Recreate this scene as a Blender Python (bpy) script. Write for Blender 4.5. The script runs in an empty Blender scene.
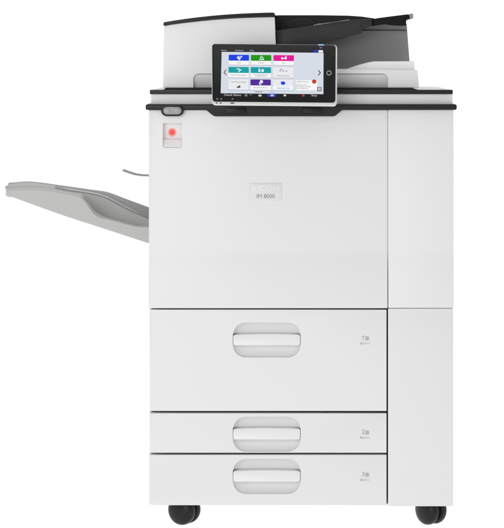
import bpy, bmesh, math, random
from mathutils import Vector, Matrix
random.seed(7)
S = bpy.context.scene
COL = S.collection

# ---------------------------------------------------------------- camera
K = 1 / 416.0            # metres per photo pixel at the machine's front plane
D = 5.5                  # camera to front plane
VX, VY = 292.0, 55.0     # principal point in photo pixels (shift lens)
F = D / K
ZC = (524 - VY) * (D + 0.075) / F
cam = bpy.data.cameras.new('camera')
cam.sensor_fit = 'AUTO'
cam.sensor_width = 36
cam.lens = 36 * F / 528
cam.shift_x = -(VX - 252) / 528
cam.shift_y = -(264 - VY) / 528
cam.clip_end = 200
co = bpy.data.objects.new('camera', cam)
COL.objects.link(co)
co.location = (0, -D, ZC)
co.rotation_euler = (math.radians(90), 0, 0)
S.camera = co

# ---------------------------------------------------------------- light: tuned world and added area lamps
w = bpy.data.worlds.new('World')
S.world = w
w.use_nodes = True
nt = w.node_tree
bg = nt.nodes['Background']
tc = nt.nodes.new('ShaderNodeTexCoord')
sx = nt.nodes.new('ShaderNodeSeparateXYZ')
nt.links.new(tc.outputs['Generated'], sx.inputs[0])
mr = nt.nodes.new('ShaderNodeMapRange')       # world tuned bright behind to clip white, dimmer on the camera side
mr.interpolation_type = 'SMOOTHSTEP'
mr.inputs['From Min'].default_value = -0.75
mr.inputs['From Max'].default_value = 0.15
mr.inputs['To Min'].default_value = 0.60
mr.inputs['To Max'].default_value = 1.18
nt.links.new(sx.outputs['Y'], mr.inputs['Value'])
mz = nt.nodes.new('ShaderNodeMapRange')       # bright below as well, added to light the floor from beneath
mz.inputs['From Min'].default_value = -0.25
mz.inputs['From Max'].default_value = 0.0
mz.inputs['To Min'].default_value = 1.18
mz.inputs['To Max'].default_value = 0.0
nt.links.new(sx.outputs['Z'], mz.inputs['Value'])
mt = nt.nodes.new('ShaderNodeMapRange')       # world dimmed overhead, added to darken upward faces
mt.interpolation_type = 'SMOOTHSTEP'
mt.inputs['From Min'].default_value = 0.45
mt.inputs['From Max'].default_value = 0.85
mt.inputs['To Min'].default_value = 1.0
mt.inputs['To Max'].default_value = 0.45
nt.links.new(sx.outputs['Z'], mt.inputs['Value'])
mm_ = nt.nodes.new('ShaderNodeMath'); mm_.operation = 'MULTIPLY'
nt.links.new(mr.outputs[0], mm_.inputs[0]); nt.links.new(mt.outputs[0], mm_.inputs[1])
mx = nt.nodes.new('ShaderNodeMath'); mx.operation = 'MAXIMUM'
nt.links.new(mm_.outputs[0], mx.inputs[0]); nt.links.new(mz.outputs[0], mx.inputs[1])
bg.inputs['Color'].default_value = (1, 1, 1, 1)
nt.links.new(mx.outputs[0], bg.inputs['Strength'])

def area(name, loc, target, size, sy, power, color=(1, 1, 1)):
    l = bpy.data.lights.new(name, 'AREA')
    l.shape = 'RECTANGLE'; l.size = size; l.size_y = sy; l.energy = power; l.color = color
    o = bpy.data.objects.new(name, l); COL.objects.link(o)
    o.location = loc
    d = Vector(target) - Vector(loc)
    o.rotation_euler = d.to_track_quat('-Z', 'Y').to_euler()
    return o
area('added_front_area', (-1.5, -4.2, 1.5), (0, 0, 0.45), 2.4, 2.0, 68)  # unseen area lamp, added to give the front soft shaping
area('added_overhead_area', (0.3, -0.3, 3.6), (0.1, 0.25, 0.6), 2.4, 1.6, 12)  # unseen area lamp, added for weak light from above

vs = S.view_settings
S.display_settings.display_device = 'sRGB'
vs.view_transform = 'Standard'; vs.look = 'None'; vs.exposure = 0; vs.gamma = 1
S.cycles.max_bounces = 10
S.cycles.diffuse_bounces = 6

# ---------------------------------------------------------------- helpers
def PW(px, py, Y):
    s = (Y + D) / F
    return Vector(((px - VX) * s, Y, ZC - (py - VY) * s))
R = Vector((PW(301, 300, 0).x, 0.30, 0))
def P(px, py, Y):
    return PW(px, py, Y) - R

def lin(c):
    c /= 255.0
    return c / 12.92 if c <= 0.04045 else ((c + 0.055) / 1.055) ** 2.4

def mat(name, rgb, rough=0.5, spec=0.5, grain=0.0, gscale=900, emit=None, coat=0.0, vary=0.0):
    m = bpy.data.materials.new(name); m.use_nodes = True
    t = m.node_tree; b = t.nodes['Principled BSDF']
    b.inputs['Base Color'].default_value = (*rgb, 1)
    b.inputs['Roughness'].default_value = rough
    b.inputs['Specular IOR Level'].default_value = spec
    b.inputs['Coat Weight'].default_value = coat
    b.inputs['Coat Roughness'].default_value = 0.08
    tcn = t.nodes.new('ShaderNodeTexCoord')
    if grain:
        n = t.nodes.new('ShaderNodeTexNoise'); n.inputs['Scale'].default_value = gscale
        n.inputs['Detail'].default_value = 2
        bp = t.nodes.new('ShaderNodeBump'); bp.inputs['Strength'].default_value = grain
        bp.inputs['Distance'].default_value = 0.0006
        t.links.new(tcn.outputs['Object'], n.inputs['Vector'])
        t.links.new(n.outputs['Fac'], bp.inputs['Height'])
        t.links.new(bp.outputs['Normal'], b.inputs['Normal'])
    if vary:
        n2 = t.nodes.new('ShaderNodeTexNoise'); n2.inputs['Scale'].default_value = 5
        n2.inputs['Detail'].default_value = 4
        r2 = t.nodes.new('ShaderNodeMapRange')
        r2.inputs['To Min'].default_value = rough - vary; r2.inputs['To Max'].default_value = rough + vary
        t.links.new(tcn.outputs['Object'], n2.inputs['Vector'])
        t.links.new(n2.outputs['Fac'], r2.inputs['Value'])
        t.links.new(r2.outputs[0], b.inputs['Roughness'])
    if emit:
        b.inputs['Emission Color'].default_value = (*rgb, 1)
        b.inputs['Emission Strength'].default_value = emit
    return m

def screen_mat(name, r, g, b):
    c = (lin(r), lin(g), lin(b))
    m = mat(name, (0.004, 0.004, 0.004), 0.4, 0.03)
    p = m.node_tree.nodes['Principled BSDF']
    p.inputs['Emission Color'].default_value = (*c, 1)
    p.inputs['Emission Strength'].default_value = 1.0
    return m

WHITE = mat('white_plastic', (0.69, 0.69, 0.69), 0.42, 0.35, 0.05, 1500, vary=0.05)
WHITE2 = mat('white_plastic_bright', (0.75, 0.75, 0.75), 0.45, 0.35, 0.04, 1500, vary=0.05)
GREY = mat('grey_plastic', (0.44, 0.437, 0.432), 0.5, 0.35, 0.08, 1300, vary=0.05)
BLACK = mat('black_plastic', (0.009, 0.009, 0.0095), 0.42, 0.28, 0.15, 1300, vary=0.06)
CHAR = mat('charcoal_plastic', (0.011, 0.011, 0.0115), 0.55, 0.22, 0.15, 1300, vary=0.05)
CHAR2 = mat('charcoal_tray', (0.017, 0.017, 0.0175), 0.5, 0.3, 0.15, 1300, vary=0.05)
MIDG = mat('mid_grey_plastic', (0.25, 0.25, 0.25), 0.6, 0.3, 0.1, 1300)
GAP = mat('dark_gap', (0.022, 0.022, 0.022), 0.8, 0.1)
SEAM = mat('grey_seam', (0.50, 0.50, 0.50), 0.7, 0.2)
RUBBER = mat('black_rubber', (0.006, 0.006, 0.006), 0.36, 0.28, 0.2, 700, vary=0.08)
STOPG = mat('warm_grey_plastic', (0.27, 0.26, 0.255), 0.5, 0.3, 0.05)
BEDG = mat('bed_shade_grey', (0.29, 0.29, 0.285), 0.55, 0.3, 0.1)
SILVER = mat('silver_plastic', (0.60, 0.60, 0.605), 0.35, 0.5)
DEEP = mat('deep_black_plastic', (0.004, 0.004, 0.004), 0.6, 0.15, 0.1)
PODG = mat('pod_grey', (0.27, 0.27, 0.275), 0.3, 0.5)
RIBL = mat('rib_highlight_grey', (0.6, 0.6, 0.595), 0.45, 0.4)
EDGE = mat('edge_highlight_cap_grey', (0.22, 0.22, 0.22), 0.4, 0.5)
FLAPM = mat('flap_grey', (0.60, 0.60, 0.60), 0.45, 0.35, 0.04)
GLASS = mat('black_glass', (0.008, 0.008, 0.0085), 0.3, 0.25, 0, vary=0.04)
LENS = mat('grey_lens', (0.30, 0.30, 0.305), 0.2, 0.5, 0)
INKD = mat('dark_print', (0.10, 0.10, 0.10), 0.6, 0.2)
INKG = mat('grey_print', (0.32, 0.32, 0.32), 0.6, 0.2)
INKM = mat('badge_print', (0.22, 0.22, 0.22), 0.6, 0.2)
EMB = mat('embossed_white', (0.76, 0.76, 0.76), 0.35, 0.5)
PLATE = mat('badge_plate', (0.635, 0.635, 0.635), 0.45, 0.35)

def finish(bm, name, m, parent, angle=35, mats=None):
    bmesh.ops.remove_doubles(bm, verts=bm.verts, dist=1e-6)
    bmesh.ops.recalc_face_normals(bm, faces=bm.faces)
    me = bpy.data.meshes.new(name)
    bm.to_mesh(me); bm.free()
    for mm in (mats or [m]):
        me.materials.append(mm)
    for p in me.polygons: p.use_smooth = True
    me.set_sharp_from_angle(angle=math.radians(angle))
    o = bpy.data.objects.new(name, me); COL.objects.link(o)
    if parent: o.parent = parent
    return o

def bevel_sharp(bm, off, seg=2, ang=0.6, sel=None):
    es = [e for e in bm.edges if len(e.link_faces) == 2 and e.calc_face_angle(0) > ang and (sel is None or sel(e))]
    if es and off:
        bmesh.ops.bevel(bm, geom=es, offset=off, segments=seg, profile=0.5, affect='EDGES', clamp_overlap=True)

def add_prism3(bm, front, back):
    """front/back: matching loops of points"""
    a = [bm.verts.new(p) for p in front]; b = [bm.verts.new(p) for p in back]
    n = len(a)
    bm.faces.new(a); bm.faces.new(list(reversed(b)))
    for i in range(n):
        j = (i + 1) % n
        bm.faces.new((a[i], b[i], b[j], a[j]))

def prism(pts, Y0, Y1, bev=0.0, seg=2, bm=None, ang=0.6):
    bm2 = bmesh.new()
    f = [P(x, y, Y0) for x, y in pts]
    add_prism3(bm2, f, [Vector((p.x, Y1 - R.y, p.z)) for p in f])
    bmesh.ops.recalc_face_normals(bm2, faces=bm2.faces)
    if bev:
        # only the front and back rims, so that sampled curves stay clean
        es = [e for e in bm2.edges if len(e.link_faces) == 2 and e.calc_face_angle(0) > ang]
        bmesh.ops.bevel(bm2, geom=es, offset=bev, segments=seg, profile=0.5, affect='EDGES', clamp_overlap=True)
    if bm is None: return bm2
    me = bpy.data.meshes.new('tmp'); bm2.to_mesh(me); bm.from_mesh(me); bm2.free(); bpy.data.meshes.remove(me)
    return bm

def merge(bm, other):
    me = bpy.data.meshes.new('tmp'); other.to_mesh(me); bm.from_mesh(me); other.free(); bpy.data.meshes.remove(me)

def box(x0, y0, x1, y1, Y0, Y1, bev=0.001, seg=2):
    return prism([(x0, y0), (x1, y0), (x1, y1), (x0, y1)], Y0, Y1, bev, seg)

def slab(x0, y0, x1, y1, Y0, Y1, rl=0.0, rr=0.0, bev=0.001, rbl=0.0):
    bm = box(x0, y0, x1, y1, Y0, Y1, 0)
    yf = Y0 - R.y
    X0 = min(v.co.x for v in bm.verts); X1 = max(v.co.x for v in bm.verts); Z0 = min(v.co.z for v in bm.verts)
    if rbl:
        bevel_sharp(bm, rbl, 6, 0.6, lambda e: all(abs(v.co.x - X0) < 1e-6 and abs(v.co.z - Z0) < 1e-6 for v in e.verts))
    if rl:
        bevel_sharp(bm, rl, 6, 0.6, lambda e: all(v.co.x < X0 + 0.02 and abs(v.co.y - yf) < 1e-6 for v in e.verts) and abs(e.verts[0].co.z - e.verts[1].co.z) > 0.02)
    if rr:
        bevel_sharp(bm, rr, 5, 0.6, lambda e: all(abs(v.co.x - X1) < 1e-6 and abs(v.co.y - yf) < 1e-6 for v in e.verts))
    if bev: bevel_sharp(bm, bev, 2)
    return bm

def rrect(x0, y0, x1, y1, r, n=6, corners=(1, 1, 1, 1)):
    """rounded rectangle, photo pixels, clockwise from top-left; corners TL TR BR BL"""
    out = []
    for (cx, cy, a0, on, px, py) in ((x0 + r, y0 + r, 180, corners[0], x0, y0), (x1 - r, y0 + r, 270, corners[1], x1, y0),
                                     (x1 - r, y1 - r, 0, corners[2], x1, y1), (x0 + r, y1 - r, 90, corners[3], x0, y1)):
        if not on:
            out.append((px, py)); continue
        for i in range(n + 1):
            a = math.radians(a0 + 90 * i / n)
            out.append((cx + r * math.cos(a), cy + r * math.sin(a)))
    return out

def cut(o, cutters):
    for cb in cutters:
        bmesh.ops.recalc_face_normals(cb, faces=cb.faces)
        me = bpy.data.meshes.new('cutter'); cb.to_mesh(me); cb.free()
        c = bpy.data.objects.new('cutter', me); COL.objects.link(c)
        c.matrix_world = Matrix.Translation(R)
        md = o.modifiers.new('cut', 'BOOLEAN'); md.operation = 'DIFFERENCE'; md.solver = 'EXACT'; md.object = c
        bpy.context.view_layer.update()
        dg = bpy.context.evaluated_depsgraph_get()
        nm = bpy.data.meshes.new_from_object(o.evaluated_get(dg))
        o.modifiers.clear()
        old = o.data; nm.name = old.name; o.data = nm
        bpy.data.meshes.remove(old)
        bpy.data.objects.remove(c)
    for p in o.data.polygons: p.use_smooth = True
    o.data.set_sharp_from_angle(angle=math.radians(30))

def text_bm(s, size, bold=0.0, extrude=0.00015, align='CENTER', sx=1.0):
    cu = bpy.data.curves.new('txt', 'FONT'); cu.body = s; cu.size = size; cu.align_x = align; cu.align_y = 'CENTER'
    cu.extrude = extrude; cu.offset = bold; cu.resolution_u = 3; cu.space_line = 0.85
    o = bpy.data.objects.new('txt', cu); COL.objects.link(o)
    bpy.context.view_layer.update()
    me = bpy.data.meshes.new_from_object(o.evaluated_get(bpy.context.evaluated_depsgraph_get()))
    bm = bmesh.new(); bm.from_mesh(me)
    bpy.data.objects.remove(o); bpy.data.curves.remove(cu); bpy.data.meshes.remove(me)
    bmesh.ops.scale(bm, vec=(sx, 1, 1), verts=bm.verts)
    return bm

def text_front(s, px, py, Y, hpx, bold=0.0, sx=1.0, extrude=0.0002):
    """writing standing on a front face; hpx = capital height in photo pixels"""
    bm = text_bm(s, hpx * K / 0.70, bold, extrude, sx=sx)
    M = Matrix.Translation(P(px, py, Y)) @ Matrix.Rotation(math.radians(90), 4, 'X')
    bmesh.ops.transform(bm, matrix=M, verts=bm.verts)
    return bm

# ---------------------------------------------------------------- setting: white sweep, made translucent and backlit so no shadow falls
mb = bpy.data.materials.new('shadowless_white'); mb.use_nodes = True
t = mb.node_tree; t.nodes.remove(t.nodes['Principled BSDF'])
tr = t.nodes.new('ShaderNodeBsdfTranslucent'); tr.inputs['Color'].default_value = (0.98, 0.98, 0.98, 1)
t.links.new(tr.outputs[0], t.nodes['Material Output'].inputs['Surface'])
bm = bmesh.new()
prof = [(-12, 0), (2.2, 0)] + [(2.2 + 1.2 * math.sin(a), 1.2 - 1.2 * math.cos(a)) for a in [math.radians(9 * i) for i in range(1, 11)]] + [(3.4, 6)]
rows = [[bm.verts.new((x, y, z)) for x in (-9, 9)] for y, z in prof]
for a, b in zip(rows, rows[1:]): bm.faces.new((a[0], a[1], b[1], b[0]))
sweep = finish(bm, 'backdrop', mb, None, 60)
sweep['kind'] = 'structure'

# ---------------------------------------------------------------- the photocopier
root = bpy.data.objects.new('photocopier', None); COL.objects.link(root)
root.location = R; root.empty_display_size = 0.2
root['label'] = 'white office photocopier with tilted touch screen, grey side tray and drawers on black casters'
root['category'] = 'photocopier'

YB = 0.62          # back of the machine
# cabinet behind the front panels
bm = slab(149.5, 108, 452.6, 505, 0.034, YB, 0, 0, 0.003)
finish(bm, 'cabinet', WHITE, root)
bm = box(151.5, 112, 450.5, 503.5, 0.025, 0.0345, 0)
finish(bm, 'front_frame', GAP, root)

# lower part of the door and side cover swells forward a few millimetres
def flare(bm, y0=247.0, y1=308.0, A=0.010):
    n = 40
    zs = [P(0, y0 + (y1 - y0) * i / n, 0).z for i in range(n)]
    for z in zs:
        g = list(bm.verts) + list(bm.edges) + list(bm.faces)
        bmesh.ops.bisect_plane(bm, geom=g, dist=1e-7, plane_co=(0, 0, z), plane_no=(0, 0, 1))
    sl = []
    for i in range(401):
        u = i / 400
        r = min(u / 0.22, 1); r = r * r * (3 - 2 * r)
        sl.append(r * max(0.0, 1 - u) ** 1.3)
    cum = [0]
    for v in sl: cum.append(cum[-1] + v)
    za, zb = P(0, y0, 0).z, P(0, y1, 0).z
    for v in bm.verts:
        if v.co.y < 0.02 - R.y and v.co.z < za:
            u = min(1, (za - v.co.z) / (za - zb))
            v.co.y -= A * cum[int(u * 400)] / cum[-1]
    return bm
# front door with the reader recess
door = finish(flare(slab(148.6, 110, 387.25, 307.8, 0.0, 0.031, 0.010, 0, 0.0012)), 'front_door', WHITE, root)
cb = prism(rrect(162.6, 123.2, 181.8, 148.0, 1.2), -0.01, 0.0185, 0)
cut(door, [cb])
# sloping ledge inside the recess
bm = bmesh.new()
pa = [P(162.5, 139.6, 0.0120), P(162.5, 147.6, 0.0012), P(162.5, 147.6, 0.0190), P(162.5, 138.6, 0.0190)]
dx = P(181.9, 0, 0).x - P(162.5, 0, 0).x
add_prism3(bm, pa, [p + Vector((dx, 0, 0)) for p in pa])
finish(bm, 'recess_ledge', WHITE2, door)
# red reader lamp: small domed lens, lit
RED = mat('red_lamp', (0.72, 0.05, 0.045), 0.35, 0.3, emit=0.3)
GLO = mat('red_halo_inner', (0.70, 0.17, 0.15), 0.5, 0.2)
GLO2 = mat('red_halo_outer', (0.68, 0.33, 0.31), 0.5, 0.2)
GLO3 = mat('red_halo_edge', (0.68, 0.52, 0.51), 0.5, 0.2)
bm = bmesh.new()
bmesh.ops.create_uvsphere(bm, u_segments=24, v_segments=12, radius=2.5 * K)
bmesh.ops.scale(bm, vec=(1, 0.32, 1), verts=bm.verts)
bmesh.ops.translate(bm, vec=P(172.2, 132.3, 0.0185), verts=bm.verts)
finish(bm, 'indicator_lamp', RED, door, 60)
for rr, mm_k, fl_ in ((3.4, GLO, 0.16), (4.0, GLO2, 0.09), (4.8, GLO3, 0.04)):  # concentric pinks paint the soft glow around the lamp
    bm = bmesh.new()
    bmesh.ops.create_uvsphere(bm, u_segments=24, v_segments=12, radius=rr * K)
    bmesh.ops.scale(bm, vec=(1, fl_, 1), verts=bm.verts)
    bmesh.ops.translate(bm, vec=P(172.2, 132.3, 0.0185), verts=bm.verts)
    finish(bm, 'lamp_halo', mm_k, door, 60)
ll = bpy.data.lights.new('indicator_glow', 'POINT'); ll.energy = 0.0016; ll.color = (1, 0.12, 0.1); ll.shadow_soft_size = 0.004
lo = bpy.data.objects.new('indicator_glow', ll); COL.objects.link(lo); lo.location = PW(172.2, 132.3, 0.0085)

# right hand covers
finish(flare(slab(388.1, 109, 453.4, 307.4, 0.0, 0.031, 0, 0.004, 0.0010)), 'side_cover', WHITE, root)
finish(slab(388.0, 308.7, 453.2, 506.3, 0.0, 0.031, 0.0015, 0.004, 0.0010), 'side_cover', WHITE, root)
bm = box(386.6, 110.5, 388.5, 307, 0.0022, 0.0118, 0)
finish(bm, 'panel_seam', SEAM, root)
bm = box(389, 306.5, 452, 309.5, 0.0045, 0.0118, 0)
finish(bm, 'panel_seam', SEAM, root)

# drawers
def drawer(y0, y1, hc, digit, rbl=0.0):
    d = finish(slab(149.2, y0, 386.5, y1, 0.0, 0.031, 0.010, 0.0006, 0.0012, rbl), 'paper_drawer', WHITE, root)
    x0, x1 = 232.8, 300.6
    # bowl behind the grip: three outlines getting smaller with depth
    cb = bmesh.new(); loops = []
    for Yd, ins in ((-0.012, -1.0), (0.0, 0.0), (0.009, 0.7), (0.0155, 2.2), (0.0195, 4.8), (0.0210, 8.6)):
        pts = rrect(x0 + ins, hc - 17.6 + ins, x1 - ins, hc + 17.6 - min(ins * 2.0, 12.8), max(13 - ins * 0.6, 3), 8)
        loops.append([cb.verts.new(P(x, y, Yd)) for x, y in pts])
    cb.faces.new(loops[0]); cb.faces.new(list(reversed(loops[-1])))
    for a, b in zip(loops, loops[1:]):
        for i in range(len(a)):
            j = (i + 1) % len(a); cb.faces.new((a[i], b[i], b[j], a[j]))
    slot = prism(rrect(x0, hc - 5.6, x1, hc + 5.6, 1.2, 3), -0.01, 0.0225, 0)
    cut(d, [cb, slot])
    # grip bar, top edge slightly arched, face leaning up
    top = [(x0 + 0.45, hc - 3.4), (x0 + 0.8, hc - 4.5)] + [(x0 + 1.8 + (x1 - x0 - 3.6) * i / 16, hc - 5.0 - 0.8 * (1 - (2 * i / 16 - 1) ** 2)) for i in range(17)] + [(x1 - 0.8, hc - 4.5), (x1 - 0.45, hc - 3.4)]
    bot = [(x1 - 0.45, hc + 3.0), (x1 - 0.9, hc + 4.4), (x1 - 2.4, hc + 5.1), (x0 + 2.4, hc + 5.1), (x0 + 0.9, hc + 4.4), (x0 + 0.45, hc + 3.0)]
    loop = top + bot
    fr = []
    for x, y in loop:
        p = P(x, y, 0.0); tt = (y - (hc - 6)) / 11.0
        p.y = (0.0035 - 0.0075 * tt) - R.y; fr.append(p)
    bm = bmesh.new(); add_prism3(bm, fr, [Vector((p.x, 0.0222 - R.y, p.z)) for p in fr])
    bmesh.ops.recalc_face_normals(bm, faces=bm.faces)
    bevel_sharp(bm, 0.0011, 2, 0.7)
    finish(bm, 'handle', WHITE2, d, 40)
    # printed drawer mark: number, paper stack symbol, small line of type
    bm = text_front(digit, 363.2, hc - 2.0, -0.0002, 4.6, 0, 0.95)
    if digit == '1': merge(bm, prism([(362.2, hc - 3.4), (363.1, hc - 4.3), (363.1, hc - 3.6), (362.3, hc - 2.9)], -0.0004, -0.0001, 0))
    for k, yy in enumerate((hc - 3.0, hc - 1.6, hc - 0.2)):
        merge(bm, box(365.2, yy - 0.45, 369.0 - 0.3 * (k == 0), yy + 0.4, -0.0004, -0.0001, 0))
    finish(bm, 'drawer_number', INKG, d)
    bm = text_front('8½×11', 364.8, hc + 3.6, -0.0002, 2.3, 0, 1.0)
    finish(bm, 'size_mark', INKG, d)
    return d
drawer(309.8, 411.0, 340.0, '1')
drawer(413.4, 452.8, 434.2, '2')
drawer(455.0, 505.2, 476.4, '3', 0.010)

# name badge on the door
bd = finish(box(249.6, 183.2, 281.8, 200.6, -0.0012, 0.0004, 0.0006), 'name_badge', PLATE, root)
bm = text_front('RICOH', 265.6, 188.2, -0.0013, 5.6, 0, 1.12, 0.0008)
finish(bm, 'embossed_lettering', EMB, bd)
bm = text_front('IM 8000', 265.6, 196.4, -0.0013, 4.0, 0, 0.98, 0.0002)
finish(bm, 'printed_lettering', INKM, bd)

# black trim collar under the scanner, dropping below the screen
tp = rrect(145.6, 104.3, 456.8, 110.0, 1.8, 4)
# insert the drop into the bottom edge (between BR and BL corner runs)
br = tp[:15]; bl = tp[15:]
drop = [(343.5, 110.0), (341.5, 110.6), (335.5, 115.6), (333.0, 116.4), (215.5, 116.4), (213.0, 115.6), (207.0, 110.7), (205.0, 110.0)]
trim = finish(prism(br + drop + bl, -0.010, YB + 0.004, 0.0034, 3, ang=0.5), 'trim_collar', BLACK, root, 40)
for xa, xb in ((225.6, 246.6), (302.0, 322.6)):
    lt = finish(prism(rrect(xa, 107.8, xb, 114.2, 0.8, 3), -0.0104, -0.008, 0), 'latch_seat', GAP, trim)
    finish(prism(rrect(xa + .5, 107.8, xb - .5, 113.6, 0.6, 3), -0.0122, -0.0085, 0.0008), 'latch', BLACK, trim)
# pill shaped status light pod
pod = finish(prism(rrect(161.0, 104.6, 183.6, 116.2, 5.7, 8), -0.0155, 0.004, 0.0015, 2), 'status_pod', BLACK, root, 40)
finish(prism(rrect(163.4, 107.0, 181.4, 114.4, 3.65, 8), -0.0168, -0.014, 0.0008, 2), 'pod_cover', PODG, pod, 40)
for cx in (167.6, 176.8):
    bm = bmesh.new()
    bmesh.ops.create_uvsphere(bm, u_segments=20, v_segments=10, radius=2.9 * K)
    bmesh.ops.scale(bm, vec=(1.1, 0.3, 0.9), verts=bm.verts)
    bmesh.ops.translate(bm, vec=P(cx, 110.6, -0.0168), verts=bm.verts)
    finish(bm, 'status_lamp', LENS, pod, 60)

# ---------------------------------------------------------------- scanner unit
scan = finish(slab(150.8, 94.0, 452.6, 104.5, 0.014, YB, 0.004, 0.004, 0.001), 'scanner_unit', WHITE, root)
finish(prism(rrect(149.8, 89.8, 452.8, 94.2, 1.0, 4), 0.010, 0.0235, 0.0010, 2), 'scanner_rim', BLACK, scan, 40)
finish(box(150.6, 90.0, 452.2, 94.0, 0.0236, YB - 0.01, 0.001), 'scanner_top', WHITE2, scan)

# ---------------------------------------------------------------- document feeder
fd = prism([(276.8, 88.0), (276.8, 69.6), (337, 69.0), (416.6, 69.8), (417.4, 71.0), (419.2, 88.0)], 0.050, 0.56, 0.0025, 3)
feeder = finish(fd, 'document_feeder', WHITE, root, 40)
def flap_hole(): return prism(rrect(193.0, 73.8, 388.2, 92, 5.5, 8, (1, 1, 0, 0)), 0.03, 0.072, 0)
cut(feeder, [flap_hole()])
bm = prism(rrect(193.45, 74.2, 387.8, 87.8, 5.1, 8, (1, 1, 0, 0)), 0.0525, 0.075, 0.001, 2)
ztop = P(0, 74.5, 0.0525).z; zbot = P(0, 87.8, 0.0525).z
for v in bm.verts:                                  # flap leaned inwards at its foot so its face shades darker
    if v.co.y < 0.062 - R.y: v.co.y += 0.011 * (ztop - v.co.z) / (ztop - zbot)
finish(bm, 'feeder_flap', FLAPM, feeder, 40)
finish(prism([(166, 87.8), (412, 87.8), (418, 90.0), (163, 90.0)], 0.046, 0.50, 0), 'platen_shadow_gap', GAP, feeder)  # dark prism stands in for the shadow gap under the feeder
# left housing with its arched top and black rim
arch = [(164.2, 25.4), (172, 24.2), (184, 22.6), (198, 21.0), (212, 19.6), (226, 18.5), (240, 17.7), (254, 17.2), (266, 16.9), (274.4, 16.8)]
hous = arch + [(275.6, 40), (276.4, 69.2), (276.6, 88.0), (163.0, 88.0), (163.3, 70.4), (163.8, 40)]
hs = finish(prism(hous, 0.050, 0.50, 0.0022, 3, ang=0.5), 'feeder_cover', WHITE, feeder, 40)
cut(hs, [flap_hole()])
up = [(164.0, 22.2), (172, 20.8), (184, 19.0), (198, 17.2), (212, 15.7), (226, 14.5), (240, 13.6), (254, 13.0), (266, 12.6), (273.6, 12.5), (274.8, 13.6), (274.8, 16.9)]
rim = up + [(x, y + 0.25) for x, y in reversed(arch[1:-1])] + [(164.6, 25.9), (163.4, 25.4), (163.4, 22.9)]
finish(prism(rim, 0.046, 0.505, 0.0010, 2), 'cover_rim', BLACK, feeder, 40)
# output step on the right
finish(prism([(345, 69.6), (351, 67.4), (360, 64.6), (368, 62.4), (374, 61.4), (414.2, 61.2), (414.6, 69.9)], 0.075, 0.50, 0.0018, 3, ang=0.5), 'output_tray', WHITE2, feeder, 40)
# grey concave back wall
bm = bmesh.new(); rows = []
for i in range(17):
    tt = i / 16.0
    py = 23.5 + (71.0 - 23.5) * tt
    Y = 0.185 - 0.085 * tt ** 2.0
    xr = 406.6 + 3.6 * tt
    rows.append([bm.verts.new(P(x, py, Y)) for x in (300, xr)])
back = []
for i in range(17):
    tt = i / 16.0
    py = 23.5 + (71.0 - 23.5) * tt
    q = P(406.6 + 3.6 * tt, py, 0.185 - 0.085 * tt ** 2.0); q0 = rows[i][0].co
    back.append([bm.verts.new((q0.x, 0.44 - R.y, q0.z)), bm.verts.new((q.x, 0.44 - R.y, q.z))])
for i in range(16):
    a, b = rows[i], rows[i + 1]; c, d = back[i], back[i + 1]
    bm.faces.new((a[0], a[1], b[1], b[0])); bm.faces.new((c[0], d[0], d[1], c[1]))
    bm.faces.new((a[1], c[1], d[1], b[1])); bm.faces.new((a[0], b[0], d[0], c[0]))
bm.faces.new((rows[0][0], back[0][0], back[0][1], rows[0][1]))
bm.faces.new((rows[16][0], rows[16][1], back[16][1], back[16][0]))
finish(bm, 'rear_wall', MIDG, feeder, 40)
finish(box(361.5, 30.1, 406.4, 30.7, 0.178, 0.20, 0), 'wall_seam', GAP, feeder)
# dark input tray: rear guide, front tray, extension
finish(prism([(275.2, 15.4), (278, 15.2), (320, 15.2), (348, 15.6), (362, 16.6), (374.5, 18.4), (372, 27), (340, 40), (276, 50)], 0.20, 0.50, 0.001, 2), 'rear_guide', CHAR, feeder, 40)
finish(prism([(276.2, 30.6), (296, 28.2), (314, 25.4), (330, 22.9), (348, 20.2), (360.8, 18.9), (371.4, 18.4), (371.8, 25.6), (362, 29.8), (361.2, 33.0), (353, 34.8), (347.5, 36.2), (343.5, 38.6), (338, 38.9), (322, 43), (300, 49), (276.4, 56)], 0.085, 0.44, 0.0016, 2), 'input_tray', CHAR2, feeder, 40)
bm = bmesh.new()
merge(bm, prism([(278, 36), (281, 26.0), (286, 22.4), (294, 19.6), (303, 18.8), (310, 19.8), (316, 22.4), (322, 32)], 0.175, 0.20, 0.004, 3))
finish(bm, 'paper_guide', CHAR, feeder, 40)
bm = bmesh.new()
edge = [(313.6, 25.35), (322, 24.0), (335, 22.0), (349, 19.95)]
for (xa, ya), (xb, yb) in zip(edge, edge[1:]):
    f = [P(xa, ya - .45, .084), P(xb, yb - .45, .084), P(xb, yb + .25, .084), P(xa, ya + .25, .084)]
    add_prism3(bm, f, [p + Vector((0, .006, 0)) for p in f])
finish(bm, 'tray_edge_highlight', EDGE, feeder, 40)  # lighter strip painted in as the tray's bevel highlight
finish(box(360.9, 20.4, 361.4, 30.0, 0.0845, 0.090, 0), 'tray_seam', GAP, feeder)
finish(prism([(370.8, 19.4), (379, 17.9), (392, 16.2), (404, 14.7), (408.5, 14.2), (409.0, 18.6), (406.2, 20.2), (406.0, 25.4), (398, 25.2), (391, 24.6), (386, 23.8), (372, 25.8)], 0.10, 0.42, 0.0012, 2), 'tray_extension', DEEP, feeder, 40)
finish(prism(rrect(409.6, 13.6, 413.2, 18.7, 1.2, 4), 0.095, 0.425, 0.0012, 2), 'tray_end_cap', EDGE, feeder, 40)

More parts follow.
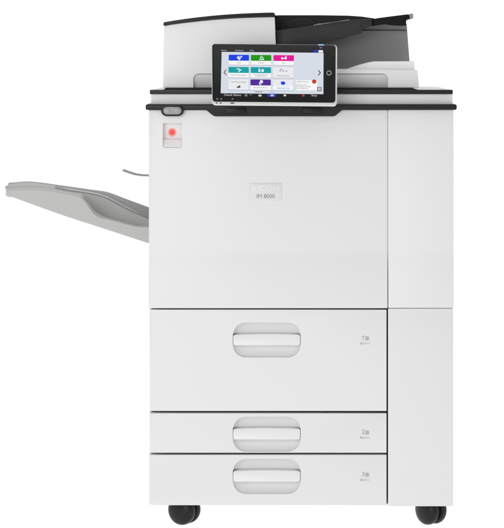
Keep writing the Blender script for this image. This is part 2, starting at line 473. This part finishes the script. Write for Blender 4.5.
# ---------------------------------------------------------------- control panel
YL, YU = -0.125, -0.028
bl = P(211.0, 105.4, YL); brr = P(337.4, 105.4, YL); tl = P(213.6, 43.8, YU); trr = P(337.0, 43.8, YU)
W = ((brr - bl).length + (trr - tl).length) / 2
cb_, ct_ = (bl + brr) / 2, (tl + trr) / 2
H = (ct_ - cb_).length
vdir = (ct_ - cb_).normalized()
udir = Vector((1, 0, 0)); udir = (udir - vdir * udir.dot(vdir)).normalized()
ndir = udir.cross(vdir)            # towards the viewer
if ndir.y > 0: ndir = -ndir
M = Matrix((udir, vdir, ndir)).transposed().to_4x4()
cen = (cb_ + ct_) / 2
M.translation = cen
def UV(px, py):
    f = (py - 43.8) / 61.6
    xl = 213.6 + (211.0 - 213.6) * f; xr = 337.0 + 0.4 * f
    return ((px - xl) / (xr - xl) - 0.5) * W, (0.5 - f) * H
SC = W / 125.0                      # metres per pixel on the panel
def uvprism(pts, z0, z1, bev=0.0, bm=None, mi=0):
    b2 = bmesh.new()
    q = [UV(x, y) for x, y in pts]
    add_prism3(b2, [Vector((u, v, z1)) for u, v in q], [Vector((u, v, z0)) for u, v in q])
    bmesh.ops.recalc_face_normals(b2, faces=b2.faces)
    if bev: bevel_sharp(b2, bev, 3, 0.7)
    for f in b2.faces: f.material_index = mi
    if bm is None: return b2
    merge(bm, b2); return bm
def uvtext(s, px, py, hpx, z, bm=None, mi=0, bold=0.0, sx=1.0):
    b2 = text_bm(s, hpx * SC * 1.13 / 0.70, bold, 0.00004, sx=sx)
    u, v = UV(px, py)
    bmesh.ops.translate(b2, vec=(u, v, z), verts=b2.verts)
    for f in b2.faces: f.material_index = mi
    if bm is None: return b2
    merge(bm, b2); return bm

cp = finish(uvprism(rrect(211.8, 43.8, 337.0, 104.6, 3.4, 6), -0.0072, -0.0012, 0.0016), 'control_panel', SILVER, root, 40)
cp.matrix_local = M
finish(uvprism(rrect(222, 52, 327, 95.5, 4, 6), -0.026, -0.0070, 0.003), 'rear_housing', CHAR, cp, 40)
finish(uvprism(rrect(212.3, 44.4, 335.5, 102.0, 2.8, 6), -0.003, 0.0, 0.0006), 'bezel', GLASS, cp, 40)
# arm that carries the panel
a0 = [P(238, 98, -0.070), P(310, 98, -0.070), P(310, 104.2, -0.070), P(238, 104.2, -0.070)]
bm = bmesh.new(); add_prism3(bm, a0, [Vector((p.x, 0.012 - R.y, p.z - 0.004)) for p in a0])
finish(bm, 'support_arm', BLACK, root)
# lit picture
SCR = screen_mat('screen_ground', 214, 220, 230)
scr = finish(uvprism([(221.8, 52.6), (323.4, 52.6), (323.4, 93.9), (220.6, 93.9)], 0.0001, 0.0004), 'screen', SCR, cp)
cols = {'blue': (24, 66, 222), 'green': (28, 150, 20), 'pink': (226, 20, 150), 'teal': (16, 160, 165), 'purple': (84, 40, 150)}
CM = {k: screen_mat('tile_' + k, *v) for k, v in cols.items()}
TW = screen_mat('tile_white', 246, 246, 248); TP = screen_mat('tile_pale', 226, 229, 235); TXT = screen_mat('screen_type', 70, 70, 78)
GL = screen_mat('tile_glyph', 240, 244, 255); TSH = screen_mat('tile_edge', 188, 193, 204)
NAVW = screen_mat('bar_glyph', 205, 205, 210); NAVB = screen_mat('bar_blue', 40, 60, 190); REDS = screen_mat('bar_red', 196, 62, 52); PALE = screen_mat('bar_sky', 150, 190, 235)
NAVG = screen_mat('bar_dim', 120, 120, 124)
colx = [(228.7, 249.2), (250.8, 271.4), (273.3, 294.0)]
rowy = [(55.6, 61.4, 65.4), (67.9, 73.7, 78.2), (80.2, 86.0, 90.4)]
tiles = [[('blue', 'Copy'), ('green', 'Scanner'), ('pink', 'Fax')],
         [('teal', 'Quick Print Release'), ('teal', 'Print/Scan (Memory\nStorage Device)'), (None, 'Web Functions')],
         [(None, 'No Personalizing'), ('purple', 'Document Server'), (None, 'Application Site')]]
def glyph(bm, kind, cx, cy):
    z0, z1 = 0.0013, 0.0015
    def q(*pts): uvprism([(cx + x * .88, cy + y * .88) for x, y in pts], z0, z1, 0, bm, 2)
    if kind == 0:       # two overlapping sheets
        q((-2.9, .1), (-.7, -2.1), (.5, -.9), (-1.7, 1.3)); q((-1.3, 1.7), (.9, -.5), (2.1, .7), (-.1, 2.9)); q((1.2, -1.7), (3.1, -2.2), (3.4, -.7), (1.7, -.3))
    elif kind == 1:     # scanner lid over a bed
        q((-1.6, .3), (-.2, -2.5), (.6, -2.2), (-.6, .6)); q((.5, -.9), (1.3, -1.3), (2.7, .7), (2.0, 1.1)); q((-2.5, 1.2), (2.9, 1.5), (2.9, 2.4), (-2.5, 2.1))
    elif kind == 2:     # telephone set
        q((-3.2, -.6), (-1.9, -1.1), (-1.6, .1), (.6, -.6), (.8, .6), (-2.8, 1.7)); q((1.2, -2.3), (3.0, -2.3), (3.0, -1.4), (1.2, -1.4)); q((1.2, -.9), (3.0, -.9), (3.0, 1.5), (1.2, 1.5))
    elif kind == 3:     # sheet and arrow
        q((-3.0, -1.8), (.4, -1.6), (.9, -.7), (-2.4, -.8)); q((-.6, -.2), (2.9, -.5), (2.3, .9), (.2, 1.0)); q((-.9, 1.4), (.9, 1.5), (.5, 2.4), (-.6, 2.3))
    elif kind == 4:     # memory stick and drum
        q((-2.7, -1.9), (-1.3, -1.9), (-1.3, -.9), (-2.7, -.9)); q((-3.0, -.5), (-1.0, -.5), (-1.0, 2.0), (-3.0, 2.0)); q((.3, -.5), (1.1, -1.0), (2.1, -1.0), (2.9, -.5), (2.9, 1.6), (2.1, 2.1), (1.1, 2.1), (.3, 1.6))
    elif kind == 7:     # server with a round mark
        uvprism(rrect(cx - 1.1, cy - 2.3, cx + 2.1, cy + .9, 1.55, 5), z0, z1, 0, bm, 2); q((-2.3, .2), (-1.4, .1), (-.9, 1.5), (.3, 1.9), (.1, 2.7), (-1.9, 2.4))
n = 0
for r, (ya, yb, yc) in enumerate(rowy):
    for c, (xa, xb) in enumerate(colx):
        colr, cap = tiles[r][c]
        off = -0.25 * r
        xa2, xb2 = xa + off, xb + off
        bm = uvprism(rrect(xa2, ya, xb2, yc, 0.5, 2), 0.0004, 0.0008, 0, None, 0)
        uvprism(rrect(xa2 - .2, ya + .2, xb2 + .3, yc + .7, 0.6, 2), 0.0003, 0.0006, 0, bm, 4)
        mats = [TW, CM.get(colr, TP), GL, TXT, TSH]
        cx = (xa2 + xb2) / 2
        if colr:
            uvprism(rrect(xa2 + .1, ya - .1, xb2 - .1, yb, 0.5, 2), 0.0008, 0.0011, 0, bm, 1)
            glyph(bm, n, cx + .3, (ya + yb) / 2)
            uvtext(cap, cx, (yb + yc) / 2, 1.35 if '\n' not in cap else 1.2, 0.0010, bm, 3, sx=0.9)
        else:
            mats[0] = screen_mat('tile_idle', 232, 234, 238)
            if n == 5:
                uvprism(rrect(cx - 3.4, ya + 1.6, cx - 1, ya + 2.1, .1, 1), 0.0008, 0.0011, 0, bm, 3)
                for q in (-4.2, -1.2, 2.0): uvprism(rrect(cx + q, ya + 3.3, cx + q + 2, ya + 3.8, .1, 1), 0.0008, 0.0011, 0, bm, 3)
                uvtext(cap, cx, yc - 1.9, 1.3, 0.0010, bm, 3, sx=0.95)
            elif n == 6:
                uvtext(cap, cx, ya + 2.6, 1.4, 0.0010, bm, 3, sx=0.95)
                uvprism([(cx - 2, ya + 8.2), (cx - 1.2, ya + 6.8), (cx + .2, ya + 7.1), (cx + .3, ya + 6), (cx + 1.8, ya + 6), (cx + 1.8, ya + 8.4)], 0.0008, 0.0011, 0, bm, 3)
            else:
                mats[1] = CM['blue']
                uvprism(rrect(xa2, yb + .6, xb2, yc, .4, 2), 0.0008, 0.0010, 0, bm, 2)
                uvprism([(cx - 2.4, ya + 2.0), (cx + .8, ya + 1.6), (cx + 2.6, ya + 3.4), (cx + .6, ya + 5.2), (cx - 2.0, ya + 4.6)], 0.0009, 0.0012, 0, bm, 1)
                uvtext(cap, cx, (yb + yc) / 2 + .3, 1.3, 0.0012, bm, 3, sx=0.95)
        finish(bm, 'app_tile', None, cp, 40, mats)
        n += 1
# message card, arrows, list button
bm = uvprism(rrect(296.0, 80.4, 317.4, 90.2, .5, 2), 0.0004, 0.0008, 0, None, 0)
uvprism([(297.0, 81.8), (298.2, 81.8), (298.2, 82.4), (297.0, 82.4)], 0.0008, 0.001, 0, bm, 1)
uvtext('System Message', 303.4, 81.9, 1.2, 0.001, bm, 1, sx=0.8)
uvtext('Ready to copy', 301.6, 85.0, 1.25, 0.001, bm, 1, sx=0.85)
uvtext('Set originals on feeder', 303.6, 86.7, 1.25, 0.001, bm, 1, sx=0.8)
uvtext('Toner supply low', 301.8, 88.4, 1.25, 0.001, bm, 1, sx=0.85)
uvprism(rrect(312.0, 79.6, 316.4, 83.8, 2.05, 6), 0.0009, 0.0012, 0, bm, 2)
finish(bm, 'message_card', None, cp, 40, [TW, TXT, REDS])
bm = uvprism(rrect(317.2, 87.0, 321.6, 91.2, .3, 2), 0.0008, 0.001, 0, None, 0)
uvprism(rrect(317.8, 87.6, 321.0, 90.6, .2, 2), 0.001, 0.0012, 0, bm, 1)
finish(bm, 'list_button', None, cp, 40, [TXT, TSH])
def chevron(cx, cy, s, w_, h_, m):
    t_ = 0.8
    pts = [(cx - s * w_, cy - h_), (cx + s * w_, cy), (cx - s * w_, cy + h_), (cx - s * w_ - s * t_, cy + h_ - .3), (cx + s * w_ - s * 1.2, cy), (cx - s * w_ - s * t_, cy - h_ + .3)]
    finish(uvprism(pts, 0.0004, 0.0008), 'arrow_button', m, cp)
chevron(224.7, 73.2, -1, 1.2, 2.9, screen_mat('arrow_brown', 120, 84, 84))
chevron(319.8, 72.8, 1, 1.1, 2.7, TXT)
# bars above and below the picture
def bar_shape(name, pts, m, z0=0.0001, z1=0.0004): finish(uvprism(pts, z0, z1), name, m, cp, 40)
def bar_text(s, px, py, h, m, bold=0.0): finish(uvtext(s, px, py, h, 0.0003, None, 0, bold), 'bar_lettering', m, cp, 40)
bar_text('Home', 224.0, 51.0, 1.4, NAVW); bar_text('Functions', 239.4, 51.0, 1.4, NAVW); bar_text('Tray', 251.8, 51.0, 1.4, NAVW)
bar_text('Check Status', 232.4, 95.6, 2.0, NAVW, 0.00002); bar_text('Stop', 314.2, 95.4, 1.9, NAVW, 0.00002)
bar_shape('bar_icon', rrect(244.6, 94.6, 247.4, 96.8, .4, 2), NAVG)
bar_shape('bar_icon', rrect(249.2, 94.9, 252.2, 95.5, .2, 2), NAVG)
bar_shape('bar_icon', [(258.0, 95.9), (260.0, 94.3), (260.0, 95.2), (261.6, 95.2), (261.6, 96.6), (260.0, 96.6), (260.0, 97.4)], NAVW)
bar_shape('bar_icon', rrect(267.0, 94.3, 276.4, 97.0, 1.2, 4), NAVB)
bar_shape('bar_icon', rrect(270.4, 94.8, 273.8, 96.6, .8, 3), NAVW, 0.0004, 0.0006)
bar_shape('bar_icon', rrect(283.6, 94.6, 286.2, 96.4, .8, 3), NAVW)
bar_shape('bar_icon', rrect(302.0, 94.6, 304.6, 96.4, .8, 3), REDS)
bar_shape('bar_icon', [(313.2, 50.0), (317.4, 50.0), (317.4, 52.2), (313.2, 52.2)], NAVB)
bar_shape('bar_icon', [(318.4, 50.0), (322.8, 50.0), (322.8, 52.2), (318.4, 52.2)], TW)
bar_shape('notice_light', rrect(318.0, 43.9, 323.6, 45.2, .4, 2), PALE, -0.0008, 0.0004)
bar_shape('bar_icon', rrect(319.2, 47.0, 322.0, 48.0, .4, 2), NAVG)
bar_shape('page_mark', [(255, 91.9), (262, 91.9), (262, 92.6), (255, 92.6)], NAVG, 0.0004, 0.0006)
bar_shape('page_mark', [(269.5, 91.9), (274.5, 91.9), (274.5, 92.7), (269.5, 92.7)], PALE, 0.0004, 0.0006)
# round home button with ring, tiny marks along the lower frame
ring = bmesh.new()
N = 28
def ringpts(r1, r2, z):
    u0, v0 = UV(329.0, 72.8)
    o_, i_ = [], []
    for k in range(N):
        a = 2 * math.pi * k / N
        o_.append(ring.verts.new((u0 + r1 * SC * math.cos(a), v0 + r1 * SC * 1.13 * math.sin(a), z)))
        i_.append(ring.verts.new((u0 + r2 * SC * math.cos(a), v0 + r2 * SC * 1.13 * math.sin(a), z)))
    return o_, i_
o1, i1 = ringpts(2.5, 1.8, 0.0008); o2, i2 = ringpts(2.6, 1.7, 0.0)
for k in range(N):
    j = (k + 1) % N
    ring.faces.new((o1[k], o1[j], i1[j], i1[k])); ring.faces.new((o2[k], o2[j], o1[j], o1[k])); ring.faces.new((i1[k], i1[j], i2[j], i2[k]))
finish(ring, 'home_button', INKG, cp, 40)
for x0, x1, y0, y1 in ((215.6, 217.4, 102.7, 103.9), (219.6, 221.4, 102.7, 103.9), (230.2, 234.2, 102.7, 103.9)):
    finish(uvprism(rrect(x0, y0, x1, y1, .4, 2), -0.0014, -0.0009), 'port_mark', INKD, cp, 40)
for x0, x1, y0, y1 in ((216, 218.2, 99.0, 100.2), (220, 222.2, 99.0, 100.2), (231.4, 233.4, 98.8, 100.0)):
    finish(uvprism(rrect(x0, y0, x1, y1, .4, 2), -0.0002, 0.0003), 'bezel_mark', NAVG, cp, 40)

# ---------------------------------------------------------------- side output tray
def interp(pts, x):
    if x <= pts[0][0]: return pts[0][1]
    n = len(pts)
    def slope(i):
        a, b = pts[max(i - 1, 0)], pts[min(i + 1, n - 1)]
        return (b[1] - a[1]) / (b[0] - a[0])
    for i in range(n - 1):
        (x0, y0), (x1, y1) = pts[i], pts[i + 1]
        if x <= x1:                                   # cubic Hermite, so rims run in smooth curves
            h = x1 - x0; u = (x - x0) / h
            return ((2*u**3 - 3*u**2 + 1) * y0 + (u**3 - 2*u**2 + u) * h * slope(i)
                    + (3*u**2 - 2*u**3) * y1 + (u**3 - u**2) * h * slope(i + 1))
    return pts[-1][1]
XE = 149.6
front_top = [(12.7, 190.4), (25, 189.8), (47, 190.6), (63, 193.4), (76, 195.6), (80, 196.4), (84, 199.0), (88.7, 203.6), (93, 209.0), (97, 212.8), (102, 215.8), (107.5, 218), (121, 221.8), (134.7, 225.4), (141, 226.2), (150, 226.4)]
front_bot = [(12.7, 197.2), (62, 215.0), (100, 227.4), (150, 243.8)]
ridge = [(12.7, 187.2), (25, 186.2), (47, 187.4), (70, 191.4), (88, 194.0), (104, 197.8), (116, 203.8), (128, 210.2), (138, 214.8), (150, 219.4)]
back_top = [(12.7, 182.4), (30, 181.4), (61, 185.2), (89, 189.2), (107.5, 192.0), (126, 198.8), (150, 207.6)]
xs = sorted(set([12.7 + i * (XE - 12.7) / 110 for i in range(111)] + [80, 84, 88.7, 93, 97]))
def prow(x):
    ft = interp(front_top, x); fb = interp(front_bot, x); rg = interp(ridge, x); bt = interp(back_top, x)
    pit = max(0.0, min(1.0, (x - 80) / 10.0))            # finger cut-out depth
    pit = pit * pit * (3 - 2 * pit)
    fl = ft + (min(max(ft, rg) + 7, fb - 5) - ft) * pit
    ch = 0.35 + 2.6 * math.exp(-((x - 93) / 11.0) ** 2) + 0.9 * pit
    L = [P(x, fb, .10), P(x, ft + ch, .10), P(x, ft - .15, .104 + .004 * ch), P(x, ft - .2, .118),
         P(x, ft + (fl - ft) * pit + .2, .122), P(x, (rg + .8) * (1 - pit) + fl * pit, .205),
         P(x, rg + .8 * (1 - pit) + 1.4 * pit, .212), P(x, rg, .2145), P(x, rg - .1, .228), P(x, rg - .1 + 1.3, .231), P(x, (rg + bt) / 2 - .3, .30),
         P(x, bt + 1.2, .375), P(x, bt, .378), P(x, bt, .395), P(x, min(fb - 7, bt + 14), .395)]
    return L
bm = bmesh.new()
rws = [[bm.verts.new(p) for p in prow(x)] for x in xs]
nL = len(rws[0])
for a, b in zip(rws, rws[1:]):
    for i in range(nL):
        j = (i + 1) % nL
        bm.faces.new((a[i], b[i], b[j], a[j]))
bm.faces.new(list(reversed(rws[-1])))
# rounded free end: sweep the end section round a corner in plan
ends = [rws[0]]
for k in range(1, 6):
    a = math.radians(18 * k)
    row = []
    base = prow(12.7)
    for p in base:
        tt = (p.y + R.y - .10) / .295
        q = p.copy()
        dx = 8.4 * K * math.sin(a) * (1.0 if tt < .5 else .35)
        q.x -= dx
        q.y += 0.03 * (1 - math.cos(a)) * (1 - 2 * tt)
        q.z += 0.004 * (1 - math.cos(a)) * (1 - tt)
        row.append(bm.verts.new(q))
    ends.append(row)
for a, b in zip(ends, ends[1:]):
    for i in range(nL):
        j = (i + 1) % nL
        bm.faces.new((a[i], a[j], b[j], b[i]))
bm.faces.new(ends[-1])
tray = finish(bm, 'side_tray', GREY, root, 32)
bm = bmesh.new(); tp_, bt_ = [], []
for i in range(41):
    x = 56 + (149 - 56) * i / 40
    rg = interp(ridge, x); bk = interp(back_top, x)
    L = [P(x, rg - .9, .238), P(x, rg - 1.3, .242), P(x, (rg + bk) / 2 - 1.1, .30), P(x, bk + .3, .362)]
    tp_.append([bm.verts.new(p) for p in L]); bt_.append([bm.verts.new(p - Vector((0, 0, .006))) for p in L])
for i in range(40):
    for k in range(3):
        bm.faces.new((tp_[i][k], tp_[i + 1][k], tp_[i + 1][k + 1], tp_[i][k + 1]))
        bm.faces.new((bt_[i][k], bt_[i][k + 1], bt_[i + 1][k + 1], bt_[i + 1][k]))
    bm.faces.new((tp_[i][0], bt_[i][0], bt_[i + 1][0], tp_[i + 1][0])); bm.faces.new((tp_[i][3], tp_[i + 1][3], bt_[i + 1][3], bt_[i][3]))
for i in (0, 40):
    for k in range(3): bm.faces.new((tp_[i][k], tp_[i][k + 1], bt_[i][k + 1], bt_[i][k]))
finish(bm, 'shaded_paper_bed', BEDG, tray, 40)  # raised bed, its darker grey put in as shade inside the tray
# raised ribs on the paper surface, front one coloured as a bright highlight
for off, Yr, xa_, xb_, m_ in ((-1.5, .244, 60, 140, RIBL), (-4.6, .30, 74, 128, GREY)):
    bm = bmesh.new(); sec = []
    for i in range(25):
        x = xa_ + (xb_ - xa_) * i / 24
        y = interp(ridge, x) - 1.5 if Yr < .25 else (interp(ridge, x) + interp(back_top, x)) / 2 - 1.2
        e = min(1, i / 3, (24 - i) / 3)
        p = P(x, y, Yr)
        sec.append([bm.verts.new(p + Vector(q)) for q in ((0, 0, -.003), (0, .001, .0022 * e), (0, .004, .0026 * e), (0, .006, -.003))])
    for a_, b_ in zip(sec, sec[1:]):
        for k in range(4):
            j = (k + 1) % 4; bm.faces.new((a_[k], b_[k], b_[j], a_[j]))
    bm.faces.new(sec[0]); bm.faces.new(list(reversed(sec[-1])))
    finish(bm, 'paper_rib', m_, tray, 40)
# little upper paper stop
ps = [(122.6, 169.8), (124, 170.0), (129, 172.0), (135, 173.8), (141, 174.8), (150, 175.2), (150, 176.6), (141, 176.2), (134.6, 175.2), (128.6, 173.4), (123, 171.4), (122.4, 170.6)]
finish(prism(ps, 0.10, 0.135, 0.0006, 2), 'paper_stop', STOPG, root, 40)

# ---------------------------------------------------------------- casters
def lathe(prof, n=40):
    """prof: (axial, radius); axis along local X"""
    bm = bmesh.new(); rings = []
    for ax, r in prof:
        rings.append([bm.verts.new((ax, r * math.cos(2 * math.pi * k / n), r * math.sin(2 * math.pi * k / n))) for k in range(n)])
    for a, b in zip(rings, rings[1:]):
        for k in range(n):
            j = (k + 1) % n; bm.faces.new((a[k], a[j], b[j], b[k]))
    bm.faces.new(rings[0]); bm.faces.new(list(reversed(rings[-1])))
    return bm
RW = 15.0 * K
def caster(px, Y, yaw):
    c = P(px, 508, Y); c.z = RW - R.z
    c.z = RW - R.z
    Mx = Matrix.Translation(c) @ Matrix.Rotation(math.radians(yaw), 4, 'Z')
    # hood between the wheels, carries the stem
    hood = lathe([(-.0035, .004), (-.0035, RW * .80), (.0035, RW * .80), (.0035, .004)])
    st = bmesh.new(); bmesh.ops.create_cone(st, cap_ends=True, segments=24, radius1=.012, radius2=.012, depth=.03)
    bmesh.ops.translate(st, vec=(0, 0, RW * .80 + .004), verts=st.verts); merge(hood, st)
    h = finish(hood, 'caster', BLACK, root, 40)
    h.matrix_local = Mx
    for s in (-1, 1):
        pr = [(.0045, .006), (.0045, RW * .93), (.0065, RW * .985), (.0095, RW), (.0150, RW * .995), (.0190, RW * .965), (.0225, RW * .90), (.0255, RW * .80), (.0285, RW * .64), (.0305, RW * .46), (.0318, RW * .25), (.0322, .003)]
        wbm = lathe([(s * a, r) for a, r in pr])
        wo = finish(wbm, 'wheel', RUBBER, h, 50)
    return h
caster(184.4, 0.075, 60)
caster(430.8, 0.075, 38)
caster(184.4, 0.545, 75)
caster(431.0, 0.545, 60)
